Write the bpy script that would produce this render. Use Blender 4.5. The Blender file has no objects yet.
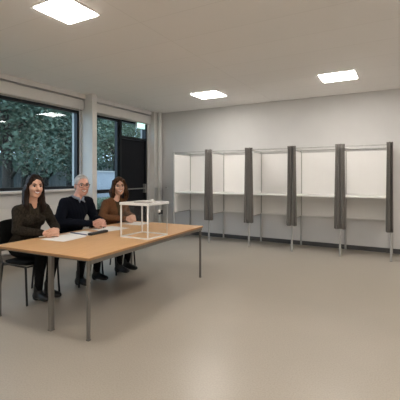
import bpy, bmesh, math, random
import numpy as np
from mathutils import Vector, Matrix

random.seed(7)
np.random.seed(7)
scene = bpy.context.scene
COL = scene.collection
PI = math.pi

# ------------------------------------------------------------------ room numbers (metres)
XL, YB, HC = -5.58, 7.62, 3.08          # left wall, back wall, ceiling height
XR, YF = 3.0, -5.6                      # right wall and the wall behind the camera
EYE, PSI, FPX, HORIZON = 1.45, 0.509, 356.88, 175.96

# ------------------------------------------------------------------ materials
def new_mat(name):
    m = bpy.data.materials.new(name)
    m.use_nodes = True
    nt = m.node_tree
    return m, nt, nt.nodes['Principled BSDF']

def noise_mat(name, c1, c2=None, rough=0.5, metal=0.0, scale=20.0, bump=0.0, bscale=None, stretch=(1, 1, 1), detail=3.0, spec=0.5, coat=0.0):
    m, nt, b = new_mat(name)
    c2 = c2 or tuple(x * 0.85 for x in c1)
    tc = nt.nodes.new('ShaderNodeTexCoord')
    mp = nt.nodes.new('ShaderNodeMapping')
    mp.inputs['Scale'].default_value = stretch
    nz = nt.nodes.new('ShaderNodeTexNoise')
    nz.inputs['Scale'].default_value = scale
    nz.inputs['Detail'].default_value = detail
    cr = nt.nodes.new('ShaderNodeValToRGB')
    cr.color_ramp.elements[0].position = 0.35
    cr.color_ramp.elements[1].position = 0.65
    cr.color_ramp.elements[0].color = (*c1, 1)
    cr.color_ramp.elements[1].color = (*c2, 1)
    L = nt.links.new
    L(tc.outputs['Object'], mp.inputs['Vector'])
    L(mp.outputs['Vector'], nz.inputs['Vector'])
    L(nz.outputs['Fac'], cr.inputs['Fac'])
    L(cr.outputs['Color'], b.inputs['Base Color'])
    b.inputs['Roughness'].default_value = rough
    b.inputs['Metallic'].default_value = metal
    b.inputs['Specular IOR Level'].default_value = spec
    b.inputs['Coat Weight'].default_value = coat
    if bump:
        n2 = nt.nodes.new('ShaderNodeTexNoise')
        n2.inputs['Scale'].default_value = bscale or scale
        n2.inputs['Detail'].default_value = detail
        bp = nt.nodes.new('ShaderNodeBump')
        bp.inputs['Strength'].default_value = bump
        bp.inputs['Distance'].default_value = 0.01
        L(mp.outputs['Vector'], n2.inputs['Vector'])
        L(n2.outputs['Fac'], bp.inputs['Height'])
        L(bp.outputs['Normal'], b.inputs['Normal'])
    return m

def emit_mat(name, col, strength):
    m, nt, b = new_mat(name)
    b.inputs['Base Color'].default_value = (0.8, 0.8, 0.8, 1)
    b.inputs['Emission Color'].default_value = (*col, 1)
    b.inputs['Emission Strength'].default_value = strength
    return m

def glass_mat(name, tint, refl=1.0, rough=0.0):
    m, nt, b = new_mat(name)
    nt.nodes.remove(b)
    out = nt.nodes['Material Output']
    tr = nt.nodes.new('ShaderNodeBsdfTransparent')
    tr.inputs['Color'].default_value = (*tint, 1)
    gl = nt.nodes.new('ShaderNodeBsdfGlossy')
    gl.inputs['Roughness'].default_value = rough
    fr = nt.nodes.new('ShaderNodeLayerWeight')
    pw = nt.nodes.new('ShaderNodeMath')
    pw.operation = 'POWER'
    pw.inputs[1].default_value = 5.0
    mu = nt.nodes.new('ShaderNodeMath')
    mu.operation = 'MULTIPLY_ADD'
    mu.inputs[1].default_value = 0.9 * refl
    mu.inputs[2].default_value = 0.04 * refl
    mx = nt.nodes.new('ShaderNodeMixShader')
    L = nt.links.new
    L(fr.outputs['Facing'], pw.inputs[0])
    L(pw.outputs[0], mu.inputs[0])
    L(mu.outputs[0], mx.inputs['Fac'])
    L(tr.outputs[0], mx.inputs[1])
    L(gl.outputs[0], mx.inputs[2])
    L(mx.outputs[0], out.inputs['Surface'])
    return m

def ceiling_mat():
    m, nt, b = new_mat('ceiling_tiles')
    L = nt.links.new
    tc = nt.nodes.new('ShaderNodeTexCoord')
    br = nt.nodes.new('ShaderNodeTexBrick')
    br.offset = 0.0
    br.inputs['Scale'].default_value = 1.0
    br.inputs['Brick Width'].default_value = 2.4
    br.inputs['Row Height'].default_value = 0.6
    br.inputs['Mortar Size'].default_value = 0.004
    br.inputs['Mortar Smooth'].default_value = 0.4
    br.inputs['Color1'].default_value = (0.88, 0.85, 0.825, 1)
    br.inputs['Color2'].default_value = (0.865, 0.835, 0.81, 1)
    br.inputs['Mortar'].default_value = (0.76, 0.73, 0.70, 1)
    nz = nt.nodes.new('ShaderNodeTexNoise')
    nz.inputs['Scale'].default_value = 120
    bp = nt.nodes.new('ShaderNodeBump')
    bp.inputs['Strength'].default_value = 0.08
    bp.inputs['Distance'].default_value = 0.003
    L(tc.outputs['Object'], br.inputs['Vector'])
    L(tc.outputs['Object'], nz.inputs['Vector'])
    L(br.outputs['Color'], b.inputs['Base Color'])
    L(nz.outputs['Fac'], bp.inputs['Height'])
    L(bp.outputs['Normal'], b.inputs['Normal'])
    b.inputs['Roughness'].default_value = 0.85
    b.inputs['Specular IOR Level'].default_value = 0.2
    return m

def floor_mat():
    m, nt, b = new_mat('linoleum')
    L = nt.links.new
    tc = nt.nodes.new('ShaderNodeTexCoord')
    n1 = nt.nodes.new('ShaderNodeTexNoise'); n1.inputs['Scale'].default_value = 1.1; n1.inputs['Detail'].default_value = 4
    n2 = nt.nodes.new('ShaderNodeTexNoise'); n2.inputs['Scale'].default_value = 90; n2.inputs['Detail'].default_value = 2
    r1 = nt.nodes.new('ShaderNodeValToRGB')
    r1.color_ramp.elements[0].color = (0.385, 0.342, 0.284, 1); r1.color_ramp.elements[0].position = 0.3
    r1.color_ramp.elements[1].color = (0.42, 0.373, 0.312, 1); r1.color_ramp.elements[1].position = 0.7
    r2 = nt.nodes.new('ShaderNodeValToRGB')
    r2.color_ramp.elements[0].color = (0.80, 0.80, 0.80, 1); r2.color_ramp.elements[0].position = 0.33
    r2.color_ramp.elements[1].color = (1, 1, 1, 1); r2.color_ramp.elements[1].position = 0.6
    mx = nt.nodes.new('ShaderNodeMix'); mx.data_type = 'RGBA'; mx.blend_type = 'MULTIPLY'
    mx.inputs['Factor'].default_value = 0.6
    L(tc.outputs['Object'], n1.inputs['Vector']); L(tc.outputs['Object'], n2.inputs['Vector'])
    L(n1.outputs['Fac'], r1.inputs['Fac']); L(n2.outputs['Fac'], r2.inputs['Fac'])
    L(r1.outputs['Color'], mx.inputs['A']); L(r2.outputs['Color'], mx.inputs['B'])
    L(mx.outputs['Result'], b.inputs['Base Color'])
    rr = nt.nodes.new('ShaderNodeMapRange')
    rr.inputs['To Min'].default_value = 0.24; rr.inputs['To Max'].default_value = 0.36
    L(n1.outputs['Fac'], rr.inputs['Value']); L(rr.outputs['Result'], b.inputs['Roughness'])
    b.inputs['Specular IOR Level'].default_value = 0.45
    return m

M = {}
M['floor'] = floor_mat()
M['ceiling'] = ceiling_mat()
M['wall'] = noise_mat('painted_wall', (0.66, 0.645, 0.63), (0.645, 0.63, 0.615), 0.75, scale=3, bump=0.03, bscale=160, spec=0.3)
M['trim'] = noise_mat('white_trim', (0.72, 0.70, 0.67), (0.70, 0.68, 0.65), 0.5, scale=5)
M['baseboard'] = noise_mat('grey_baseboard', (0.075, 0.072, 0.07), (0.065, 0.062, 0.06), 0.55, scale=8)
M['baseboard_l'] = noise_mat('taupe_baseboard', (0.20, 0.175, 0.155), (0.18, 0.16, 0.14), 0.55, scale=8)
M['frame'] = noise_mat('dark_aluminium', (0.010, 0.012, 0.016), (0.008, 0.010, 0.013), 0.38, 0.2, scale=15)
M['door'] = noise_mat('charcoal_door', (0.008, 0.009, 0.013), (0.007, 0.008, 0.011), 0.5, scale=6, spec=0.2)
M['steel'] = noise_mat('brushed_steel', (0.45, 0.44, 0.42), (0.38, 0.37, 0.36), 0.38, 0.7, scale=40, stretch=(1, 1, 0.05))
M['alu'] = noise_mat('pale_aluminium', (0.50, 0.49, 0.47), (0.44, 0.43, 0.41), 0.42, 0.45, scale=40, stretch=(1, 1, 0.05))
M['table_steel'] = noise_mat('grey_table_steel', (0.165, 0.152, 0.135), (0.145, 0.134, 0.12), 0.45, 0.25, scale=40, stretch=(1, 1, 0.05))
M['glass'] = glass_mat('window_glass', (0.86, 0.91, 0.95), 0.6)
M['acrylic'] = glass_mat('clear_acrylic', (0.96, 0.97, 0.97), 0.8)
M['clear_edge'] = noise_mat('acrylic_edge', (0.62, 0.62, 0.60), None, 0.25, scale=20)
M['panel'] = noise_mat('white_laminate', (0.90, 0.885, 0.865), (0.89, 0.875, 0.855), 0.45, scale=4)
M['panel_edge'] = noise_mat('grey_panel_edging', (0.42, 0.40, 0.38), (0.38, 0.36, 0.34), 0.5, scale=10)
M['curtain'] = noise_mat('grey_curtain', (0.185, 0.172, 0.158), (0.155, 0.144, 0.132), 0.85, scale=60, bump=0.15, bscale=300, spec=0.2)
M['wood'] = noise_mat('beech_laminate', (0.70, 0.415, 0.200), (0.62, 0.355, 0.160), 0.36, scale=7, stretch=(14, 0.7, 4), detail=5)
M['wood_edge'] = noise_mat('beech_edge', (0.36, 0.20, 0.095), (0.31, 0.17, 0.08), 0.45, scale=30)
M['white'] = noise_mat('white_plastic', (0.80, 0.79, 0.77), (0.78, 0.77, 0.75), 0.4, scale=20)
M['paper'] = noise_mat('paper', (0.82, 0.80, 0.78), (0.80, 0.78, 0.76), 0.8, scale=10)
M['black'] = noise_mat('black_plastic', (0.014, 0.014, 0.015), (0.02, 0.02, 0.021), 0.4, scale=30)
M['blackmetal'] = noise_mat('black_tube', (0.012, 0.012, 0.013), (0.016, 0.016, 0.017), 0.35, 0.2, scale=30)
M['upholstery'] = noise_mat('black_upholstery', (0.005, 0.005, 0.005), (0.008, 0.008, 0.008), 0.9, scale=120, bump=0.2, bscale=400, spec=0.12)
M['bluepen'] = noise_mat('blue_plastic', (0.03, 0.06, 0.18), (0.025, 0.05, 0.16), 0.3, scale=30)
M['lamp'] = emit_mat('lamp_diffuser', (1.0, 0.95, 0.885), 32.0)
M['exit'] = emit_mat('exit_lamp', (0.50, 1.0, 0.86), 1.3)
M['skin1'] = noise_mat('skin_olive', (0.66, 0.385, 0.275), (0.61, 0.345, 0.24), 0.5, scale=30, spec=0.4)
M['skin2'] = noise_mat('skin_ruddy', (0.68, 0.385, 0.295), (0.62, 0.325, 0.245), 0.5, scale=30, spec=0.4)
M['skin3'] = noise_mat('skin_fair', (0.69, 0.42, 0.31), (0.64, 0.37, 0.265), 0.5, scale=30, spec=0.4)
M['hair1'] = noise_mat('dark_brown_hair', (0.012, 0.007, 0.005), (0.024, 0.013, 0.009), 0.5, scale=60, stretch=(1, 1, 0.12), bump=0.5, bscale=90, spec=0.12)
M['hair2'] = noise_mat('grey_hair', (0.50, 0.48, 0.46), (0.36, 0.345, 0.33), 0.6, scale=60, stretch=(0.3, 1, 0.4), bump=0.5, bscale=90)
M['hair3'] = noise_mat('brown_hair', (0.035, 0.016, 0.008), (0.075, 0.035, 0.016), 0.5, scale=50, stretch=(1, 1, 0.2), bump=0.6, bscale=70, spec=0.12)
M['brow_grey'] = noise_mat('grey_brow', (0.22, 0.19, 0.17), None, 0.7, scale=60)
M['eye_white'] = noise_mat('eye_white', (0.66, 0.63, 0.60), None, 0.25, scale=60)
M['iris'] = noise_mat('iris', (0.015, 0.009, 0.006), None, 0.2, scale=60)
M['lips'] = noise_mat('lips', (0.42, 0.13, 0.11), (0.38, 0.11, 0.09), 0.4, scale=60)
M['lips_m'] = noise_mat('lips_pale', (0.40, 0.17, 0.13), None, 0.45, scale=60)
M['teeth'] = noise_mat('teeth', (0.88, 0.85, 0.80), None, 0.3, scale=60)
M['blouse'] = noise_mat('olive_brown_blouse', (0.014, 0.011, 0.008), (0.036, 0.029, 0.021), 0.85, scale=55, bump=0.4, bscale=16, detail=4, spec=0.12)
M['navy'] = noise_mat('navy_knit', (0.0030, 0.0040, 0.0085), (0.0045, 0.006, 0.012), 0.9, scale=90, bump=0.4, bscale=16, spec=0.12)
M['shirt'] = noise_mat('blue_grey_shirt', (0.22, 0.25, 0.31), (0.19, 0.22, 0.28), 0.8, scale=60)
M['rust'] = noise_mat('brown_tweed', (0.155, 0.072, 0.034), (0.105, 0.047, 0.022), 0.88, scale=70, bump=0.4, bscale=16, spec=0.12)
M['moss'] = noise_mat('moss_knit', (0.070, 0.050, 0.024), (0.050, 0.036, 0.018), 0.9, scale=80, spec=0.12)
M['trousers'] = noise_mat('black_trousers', (0.004, 0.004, 0.0045), (0.007, 0.007, 0.008), 0.85, scale=40, bump=0.3, bscale=15, spec=0.12)
M['leather'] = noise_mat('black_leather', (0.005, 0.005, 0.0055), (0.007, 0.0065, 0.0065), 0.42, scale=40)
M['leaf_a'] = noise_mat('dark_leaves', (0.070, 0.115, 0.085), (0.125, 0.175, 0.115), 0.6, scale=0.8)
M['leaf_b'] = noise_mat('pale_leaves', (0.15, 0.20, 0.13), (0.22, 0.27, 0.17), 0.6, scale=0.8)
M['bark'] = noise_mat('bark', (0.045, 0.038, 0.032), (0.025, 0.022, 0.019), 0.9, scale=12, stretch=(1, 1, 0.2), bump=0.6)
M['grass'] = noise_mat('lawn', (0.05, 0.085, 0.045), (0.075, 0.11, 0.06), 0.9, scale=6)
M['fence'] = noise_mat('weathered_boards', (0.16, 0.18, 0.18), (0.11, 0.13, 0.13), 0.8, scale=5, stretch=(4, 4, 0.3))
M['render'] = noise_mat('pale_render', (0.36, 0.37, 0.40), (0.32, 0.33, 0.355), 0.8, scale=3)

# ------------------------------------------------------------------ mesh helpers
def link_mesh(name, me, mats, parent=None, smooth=False):
    o = bpy.data.objects.new(name, me)
    COL.objects.link(o)
    for m in (mats if isinstance(mats, (list, tuple)) else [mats]):
        me.materials.append(m)
    if parent is not None:
        o.parent = parent
    if smooth:
        me.polygons.foreach_set('use_smooth', [True] * len(me.polygons))
    return o

def obj(name, bm, mats, parent=None, smooth=False, bevel=0.0, loc=None):
    me = bpy.data.meshes.new(name)
    bmesh.ops.recalc_face_normals(bm, faces=bm.faces)
    bm.to_mesh(me)
    bm.free()
    o = link_mesh(name, me, mats, parent, smooth)
    if loc is not None:
        o.location = loc
    if bevel:
        md = o.modifiers.new('bevel', 'BEVEL')
        md.width = bevel
        md.segments = 2
        md.limit_method = 'ANGLE'
        md.angle_limit = math.radians(40)
    return o

def B():
    return bmesh.new()

def box(bm, x0, x1, y0, y1, z0, z1, mi=0):
    v = [bm.verts.new(p) for p in ((x0, y0, z0), (x1, y0, z0), (x1, y1, z0), (x0, y1, z0), (x0, y0, z1), (x1, y0, z1), (x1, y1, z1), (x0, y1, z1))]
    for f in ((3, 2, 1, 0), (4, 5, 6, 7), (0, 1, 5, 4), (1, 2, 6, 5), (2, 3, 7, 6), (3, 0, 4, 7)):
        bm.faces.new([v[i] for i in f]).material_index = mi
    return bm

def sheet_of(bm, pts):
    bm.faces.new([bm.verts.new(p) for p in pts])
    return bm

def tube(bm, pts, r, seg=10, caps=True, mi=0):
    """a round tube along pts; r is one radius or one per point"""
    pts = [Vector(p) for p in pts]
    rs = r if isinstance(r, (list, tuple)) else [r] * len(pts)
    rings = []
    up = None
    for i, p in enumerate(pts):
        d = (pts[min(i + 1, len(pts) - 1)] - pts[max(i - 1, 0)]).normalized()
        if up is None:
            up = Vector((0, 0, 1)) if abs(d.z) < 0.9 else Vector((1, 0, 0))
        a = d.cross(up).normalized()
        b = d.cross(a).normalized()
        up = -b if b.length else up
        rings.append([bm.verts.new(p + (a * math.cos(2 * PI * k / seg) + b * math.sin(2 * PI * k / seg)) * rs[i]) for k in range(seg)])
        up = b.cross(d) if False else up
    for A, C in zip(rings, rings[1:]):
        for k in range(seg):
            bm.faces.new((A[k], A[(k + 1) % seg], C[(k + 1) % seg], C[k])).material_index = mi
    if caps:
        bm.faces.new(rings[0][::-1]).material_index = mi
        bm.faces.new(rings[-1]).material_index = mi
    return bm

def arc(p0, p1, p2, n=6):
    p0, p1, p2 = Vector(p0), Vector(p1), Vector(p2)
    return [p0 * (1 - t) ** 2 + p1 * 2 * t * (1 - t) + p2 * t * t for t in [i / n for i in range(n + 1)]]

def ball(bm, c, r, seg=14, mi=0):
    mat = Matrix.Translation(c) @ Matrix.Diagonal((*(r if isinstance(r, (tuple, list)) else (r, r, r)), 1))
    g = bmesh.ops.create_uvsphere(bm, u_segments=seg, v_segments=max(6, seg // 2 + 2), radius=1.0, matrix=mat)
    for v in g['verts']:
        for f in v.link_faces:
            f.material_index = mi

def tag(o, label, cat, group=None, kind=None):
    o['label'] = label
    o['category'] = cat
    if group:
        o['group'] = group
    if kind:
        o['kind'] = kind
    return o

def thing(name, label, cat, loc=(0, 0, 0), rz=0.0, group=None):
    o = bpy.data.objects.new(name, None)
    COL.objects.link(o)
    o.empty_display_size = 0.1
    o.location = loc
    o.rotation_euler = (0, 0, rz)
    return tag(o, label, cat, group)

def struct(name, bm, m, parent=None, bevel=0.0, label=None, cat=None):
    o = obj(name, bm, m, parent, bevel=bevel)
    if parent is None:
        o['kind'] = 'structure'
        if label:
            o['label'] = label
            o['category'] = cat
    return o

def copy_thing(root, loc, rz, label):
    r = root.copy()
    COL.objects.link(r)
    r.location = loc
    r.rotation_euler = (0, 0, rz)
    r['label'] = label
    for ch in list(root.children):
        c = ch.copy()
        COL.objects.link(c)
        c.parent = r
        for g in list(ch.children):
            d = g.copy()
            COL.objects.link(d)
            d.parent = c
    return r

# ------------------------------------------------------------------ the room shell
T = 0.25
W1A, W1B, WZ0, WZ1 = 0.55, 5.09, 1.20, 2.76        # wide window
W2A, W2B = 5.24, 6.29                              # tall window beside the door
DA, DB = 6.29, 7.30                                # door
struct('floor', box(B(), XL - T, XR + T, YF - T, YB + T, -0.2, 0.0), M['floor'], label='beige grey linoleum floor of the room', cat='floor')
struct('ceiling', box(B(), XL - T, XR + T, YF - T, YB + T, HC, HC + 0.2), M['ceiling'], label='pale tiled ceiling over the whole room', cat='ceiling')
struct('wall_back', box(B(), XL, XR, YB, YB + T, 0, HC), M['wall'], label='plain grey white wall behind the voting booths', cat='wall')
struct('wall_right', box(B(), XR, XR + T, YF, YB + T, 0, HC), M['wall'], label='plain wall on the right side of the room', cat='wall')
struct('wall_front', box(B(), XL, XR, YF - T, YF, 0, HC), M['wall'], label='plain wall at the near end of the room', cat='wall')
bm = B()
box(bm, XL - T, XL, YF - T, W1A, 0, HC)
box(bm, XL - T, XL, W1A, W1B, 0, WZ0)
box(bm, XL - T, XL, W1A, W1B, WZ1, HC)
box(bm, XL - T, XL, W1B, W2A, 0, HC)
box(bm, XL - T, XL, W2A, W2B, 0, 0.12)
box(bm, XL - T, XL, W2A, DB, WZ1, HC)
box(bm, XL - T, XL, DB, YB + T, 0, HC)
struct('wall_left', bm, M['wall'], label='white window wall behind the seated people', cat='wall')
struct('baseboard_back', box(B(), XL + 0.27, XR, YB - 0.016, YB, 0.0, 0.085), M['baseboard'], label='dark grey baseboard under the voting booths', cat='baseboard')
bm = B()
box(bm, XL, XL + 0.02, YF, 5.12, 0.0, 0.16)
struct('baseboard_left', bm, M['baseboard_l'], label='taupe baseboard below the wide window', cat='baseboard')
# header moulding under the ceiling and window sill
bm = B()
box(bm, XL, XL + 0.10, YF, 5.12, 2.99, HC)
box(bm, XL, XL + 0.10, 5.245, 7.30, 2.99, HC)
struct('trim_1', bm, M['trim'], bevel=0.004, label='pale moulding where the window wall meets the ceiling', cat='trim')
struct('trim_2', box(B(), XL, XL + 0.10, W1A - 0.05, 5.12, WZ0 - 0.04, WZ0), M['trim'], bevel=0.006, label='white sill along the foot of the wide window', cat='window sill')
# projecting pillar between the two windows, boxed pipe duct in the far corner
struct('column', box(B(), XL, XL + 0.29, 5.12, 5.245, 0, HC), M['trim'], bevel=0.01, label='white pillar between the wide window and the tall window', cat='column')
bm = B()
box(bm, XL, XL + 0.14, 7.36, YB, 0, HC)
tube(bm, [(XL + 0.20, 7.52, 0), (XL + 0.20, 7.52, HC)], 0.055, 16)
struct('column', bm, M['trim'], bevel=0.004, label='boxed-in pipes in the corner beside the dark door', cat='column')

def ring_frame(bm, x0, x1, ya, yb, za, zb, w):
    box(bm, x0, x1, ya, ya + w, za, zb)
    box(bm, x0, x1, yb - w, yb, za, zb)
    box(bm, x0, x1, ya + w, yb - w, za, za + w)
    box(bm, x0, x1, ya + w, yb - w, zb - w, zb)

# wide window
bm = B()
ring_frame(bm, XL - 0.13, XL - 0.05, W1A, W1B, WZ0, WZ1, 0.055)
w1 = struct('window_1', bm, M['frame'], label='wide dark-framed window onto the trees', cat='window')
struct('pane', box(B(), XL - 0.095, XL - 0.085, W1A + 0.055, W1B - 0.055, WZ0 + 0.055, WZ1 - 0.055), M['glass'], w1)
# tall window with a middle rail
bm = B()
ring_frame(bm, XL - 0.16, XL - 0.08, W2A, W2B, 0.12, WZ1, 0.05)
box(bm, XL - 0.16, XL - 0.08, W2A + 0.05, W2B - 0.05, 1.07, 1.15)
w2 = struct('window_2', bm, M['frame'], label='tall dark-framed window between pillar and door', cat='window')
struct('pane', box(B(), XL - 0.125, XL - 0.115, W2A + 0.05, W2B - 0.05, 1.15, WZ1 - 0.05), M['glass'], w2)
struct('pane', box(B(), XL - 0.125, XL - 0.115, W2A + 0.05, W2B - 0.05, 0.17, 1.07), M['glass'], w2)
# door with a glazed transom
bm = B()
box(bm, XL - 0.16, XL - 0.05, DA, DA + 0.07, 0, WZ1)
box(bm, XL - 0.16, XL - 0.05, DB - 0.05, DB, 0, WZ1)
box(bm, XL - 0.16, XL - 0.05, DA + 0.07, DB - 0.05, 2.33, 2.39)
box(bm, XL - 0.16, XL - 0.05, DA + 0.07, DB - 0.05, WZ1 - 0.04, WZ1)
d1 = struct('door_1', bm, M['frame'], label='dark emergency exit door with glazed transom', cat='door')
bm = B()
box(bm, XL - 0.13, XL - 0.08, DA + 0.075, DB - 0.055, 0.01, 2.325)
leaf = struct('door_leaf', bm, M['door'], d1, bevel=0.004)
struct('transom_pane', box(B(), XL - 0.125, XL - 0.115, DA + 0.07, DB - 0.05, 2.39, WZ1 - 0.04), M['glass'], d1)
bm = B()
tube(bm, [(XL - 0.02, DA + 0.14, 1.14), (XL - 0.02, DB - 0.08, 1.14)], 0.014, 12)
box(bm, XL - 0.08, XL - 0.005, DB - 0.12, DB - 0.075, 1.03, 1.25)
box(bm, XL - 0.08, XL - 0.005, DA + 0.13, DA + 0.175, 1.09, 1.19)
struct('push_bar', bm, M['steel'], leaf)

# roller blind boxes over the openings
def blind(ya, yb, label):
    t = thing('roller_blind', label, 'roller blind', (XL, (ya + yb) / 2, 2.77), 0, 'rolled-up blinds over the window wall')
    h = (yb - ya) / 2
    obj('blind_box', box(B(), 0.001, 0.085, -h, h, 0.0, 0.185), M['trim'], t, bevel=0.012)
    obj('bottom_bar', box(B(), 0.025, 0.045, -h + 0.02, h - 0.02, -0.022, 0.001), M['panel_edge'], t)
    obj('blind_cord', tube(B(), [(0.075, h - 0.14, 0.20), (0.10, h - 0.14, 0.0), (0.10, h - 0.14, -0.12)], 0.004, 6), M['white'], t)
    return t
blind(0.5, 5.10, 'long rolled-up blind box above the wide window')
blind(5.26, 7.30, 'shorter rolled-up blind box above tall window and door')

# radiator below the wide window
t = thing('radiator', 'long white panel radiator below the wide window', 'radiator', (XL, 3.1, 0.20))
obj('radiator_panel', box(B(), 0.035, 0.075, -1.75, 1.75, 0.0, 0.72), M['trim'], t, bevel=0.008)
for k in range(4):
    y = -1.5 + k
    obj('wall_bracket', box(B(), 0.001, 0.0345, y - 0.02, y + 0.02, 0.1, 0.6), M['steel'], t)

# exit lamp on the transom
t = thing('exit_sign', 'small glowing pale green exit lamp above the dark door', 'exit sign', (XL, 7.005, 2.62))
obj('housing', box(B(), -0.05, -0.002, -0.155, 0.155, 0.0, 0.20), M['white'], t, bevel=0.004)
obj('lamp_face', box(B(), -0.002, 0.004, -0.15, 0.15, 0.005, 0.195), M['exit'], t)

# two small wall hooks near the corner
for q, (x, y, dx, lab) in enumerate([(XL + 0.14, 7.40, 1, 'small pale door catch on the boxed pipes beside the door'), (XL + 0.36, YB, 0, 'small pale wall knob on back wall beside the boxed pipes')]):
    t = thing('wall_knob', lab, 'wall knob', (x, y, 1.15))
    if dx:
        obj('plate', box(B(), 0.0, 0.01, -0.025, 0.025, -0.025, 0.025), M['white'], t, bevel=0.003)
        obj('knob', tube(B(), [(0.009, 0, 0), (0.04, 0, 0), (0.045, 0, 0), (0.06, 0, 0)], [0.009, 0.009, 0.016, 0.014], 12), M['white'], t)
    else:
        obj('plate', box(B(), -0.025, 0.025, -0.01, 0.0, -0.025, 0.025), M['white'], t, bevel=0.003)
        obj('knob', tube(B(), [(0, -0.009, 0), (0, -0.04, 0), (0, -0.045, 0), (0, -0.06, 0)], [0.009, 0.009, 0.016, 0.014], 12), M['panel_edge'], t)

# ------------------------------------------------------------------ ceiling lights
def ceiling_light(cx, cy, sx, sy, label):
    t = thing('ceiling_light', label, 'ceiling light', (cx, cy, HC), 0, 'square recessed ceiling lights')
    a, b = sx / 2, sy / 2
    bm = B()
    for (x0, x1, y0, y1) in ((-a - .02, -a, -b - .02, b + .02), (a, a + .02, -b - .02, b + .02), (-a, a, -b - .02, -b), (-a, a, b, b + .02)):
        box(bm, x0, x1, y0, y1, -0.007, -0.0005)
    obj('light_frame', bm, M['white'], t)
    obj('diffuser', box(B(), -a, a, -b, b, -0.015, -0.001), M['lamp'], t)  # juts below its frame; glowing sides added to brighten the ceiling
ceiling_light(-2.86, 2.43, 0.42, 0.42, 'lit square ceiling light nearest the camera at upper left')
ceiling_light(-3.33, 6.33, 0.54, 0.49, 'lit square ceiling light in front of the leftmost booths')
ceiling_light(-0.87, 6.20, 0.53, 0.49, 'lit square ceiling light over the rightmost booths')
ceiling_light(-0.35, 2.43, 0.58, 0.54, 'added unseen ceiling light above the camera')  # this and the following lights are out of view, added as fill light
ceiling_light(-2.84, -1.0, 0.58, 0.54, 'added unseen ceiling light behind the camera on the window side')
ceiling_light(-0.35, -1.0, 0.58, 0.54, 'added unseen ceiling light behind the camera on the right')
ceiling_light(1.90, 2.43, 0.58, 0.54, 'added unseen ceiling light to the right of the camera')
ceiling_light(1.60, 6.20, 0.53, 0.49, 'added unseen ceiling light beyond the right edge of the booth row')
ceiling_light(1.90, -1.0, 0.58, 0.54, 'added unseen ceiling light behind the camera at far right')
ceiling_light(-2.84, -4.2, 0.58, 0.54, 'added unseen ceiling light at the near end on the window side')
ceiling_light(-0.35, -4.2, 0.58, 0.54, 'added unseen ceiling light at the near end in the middle')
ceiling_light(1.90, -4.2, 0.58, 0.54, 'added unseen ceiling light at the near end on the right')

# ------------------------------------------------------------------ voting booths
BY, BD, BT = 6.847, 0.735, 2.00
BX = [-4.510, -3.600, -2.680, -1.800, -0.930, -0.120]
PR = 0.019
ORD = ['leftmost', 'second from left', 'middle', 'second from right', 'rightmost']
BLAB = ['leftmost white voting booth, closest to the dark door, no curtain on its left side',
        'second white voting booth from the left, behind the table corner',
        'middle one of the five white voting booths',
        'second white voting booth from the right',
        'rightmost white voting booth, at the right edge of the photo']
def make_booth(k):
    t = thing('voting_booth', BLAB[k], 'voting booth', (BX[k], BY, 0), 0, 'row of five voting booths')
    BW = BX[k + 1] - BX[k]
    def post(x, y):
        bm = B()
        tube(bm, [(x, y, 0.012), (x, y, BT)], PR, 14)
        g = obj('leg', bm, M['alu'], t, smooth=False)
        obj('foot_cap', tube(B(), [(x, y, 0), (x, y, 0.014)], PR + 0.003, 12), M['panel_edge'], g)
    g = 0.004
    last = (k == 4)
    xs = [0.0] + ([BW] if last else [])
    for x in xs:
        post(x, 0)
        post(x, BD)
        obj('side_panel', box(B(), x - 0.007, x + 0.007, PR + g, BD - PR - g, 0.62, 1.94), M['panel'], t)
        obj('side_panel_edge', box(B(), x - 0.010, x + 0.010, PR + g, BD - PR - g, 0.605, 0.6195), M['panel_edge'], t)
        obj('side_rail', tube(B(), [(x, PR, BT - 0.016), (x, BD - PR, BT - 0.016)], 0.010, 10), M['alu'], t)
    obj('front_rail', tube(B(), [(PR, 0, BT - 0.016), (BW - PR, 0, BT - 0.016)], 0.010, 10), M['alu'], t)
    obj('back_rail', tube(B(), [(PR, BD, BT - 0.016), (BW - PR, BD, BT - 0.016)], 0.010, 10), M['alu'], t)
    obj('back_panel', box(B(), PR + g, BW - PR - g, BD - 0.007, BD + 0.007, 0.635, 1.93), M['panel'], t)
    obj('back_panel_edge', box(B(), PR + g, BW - PR - g, BD - 0.050, BD + 0.010, 0.612, 0.6345), M['white'], t)
    obj('shelf', box(B(), 0.0105, BW - 0.0105, PR + 0.01, BD - 0.012, 1.06, 1.085), M['panel'], t, bevel=0.003)
    return t
for k in range(5):
    make_booth(k)

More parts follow.
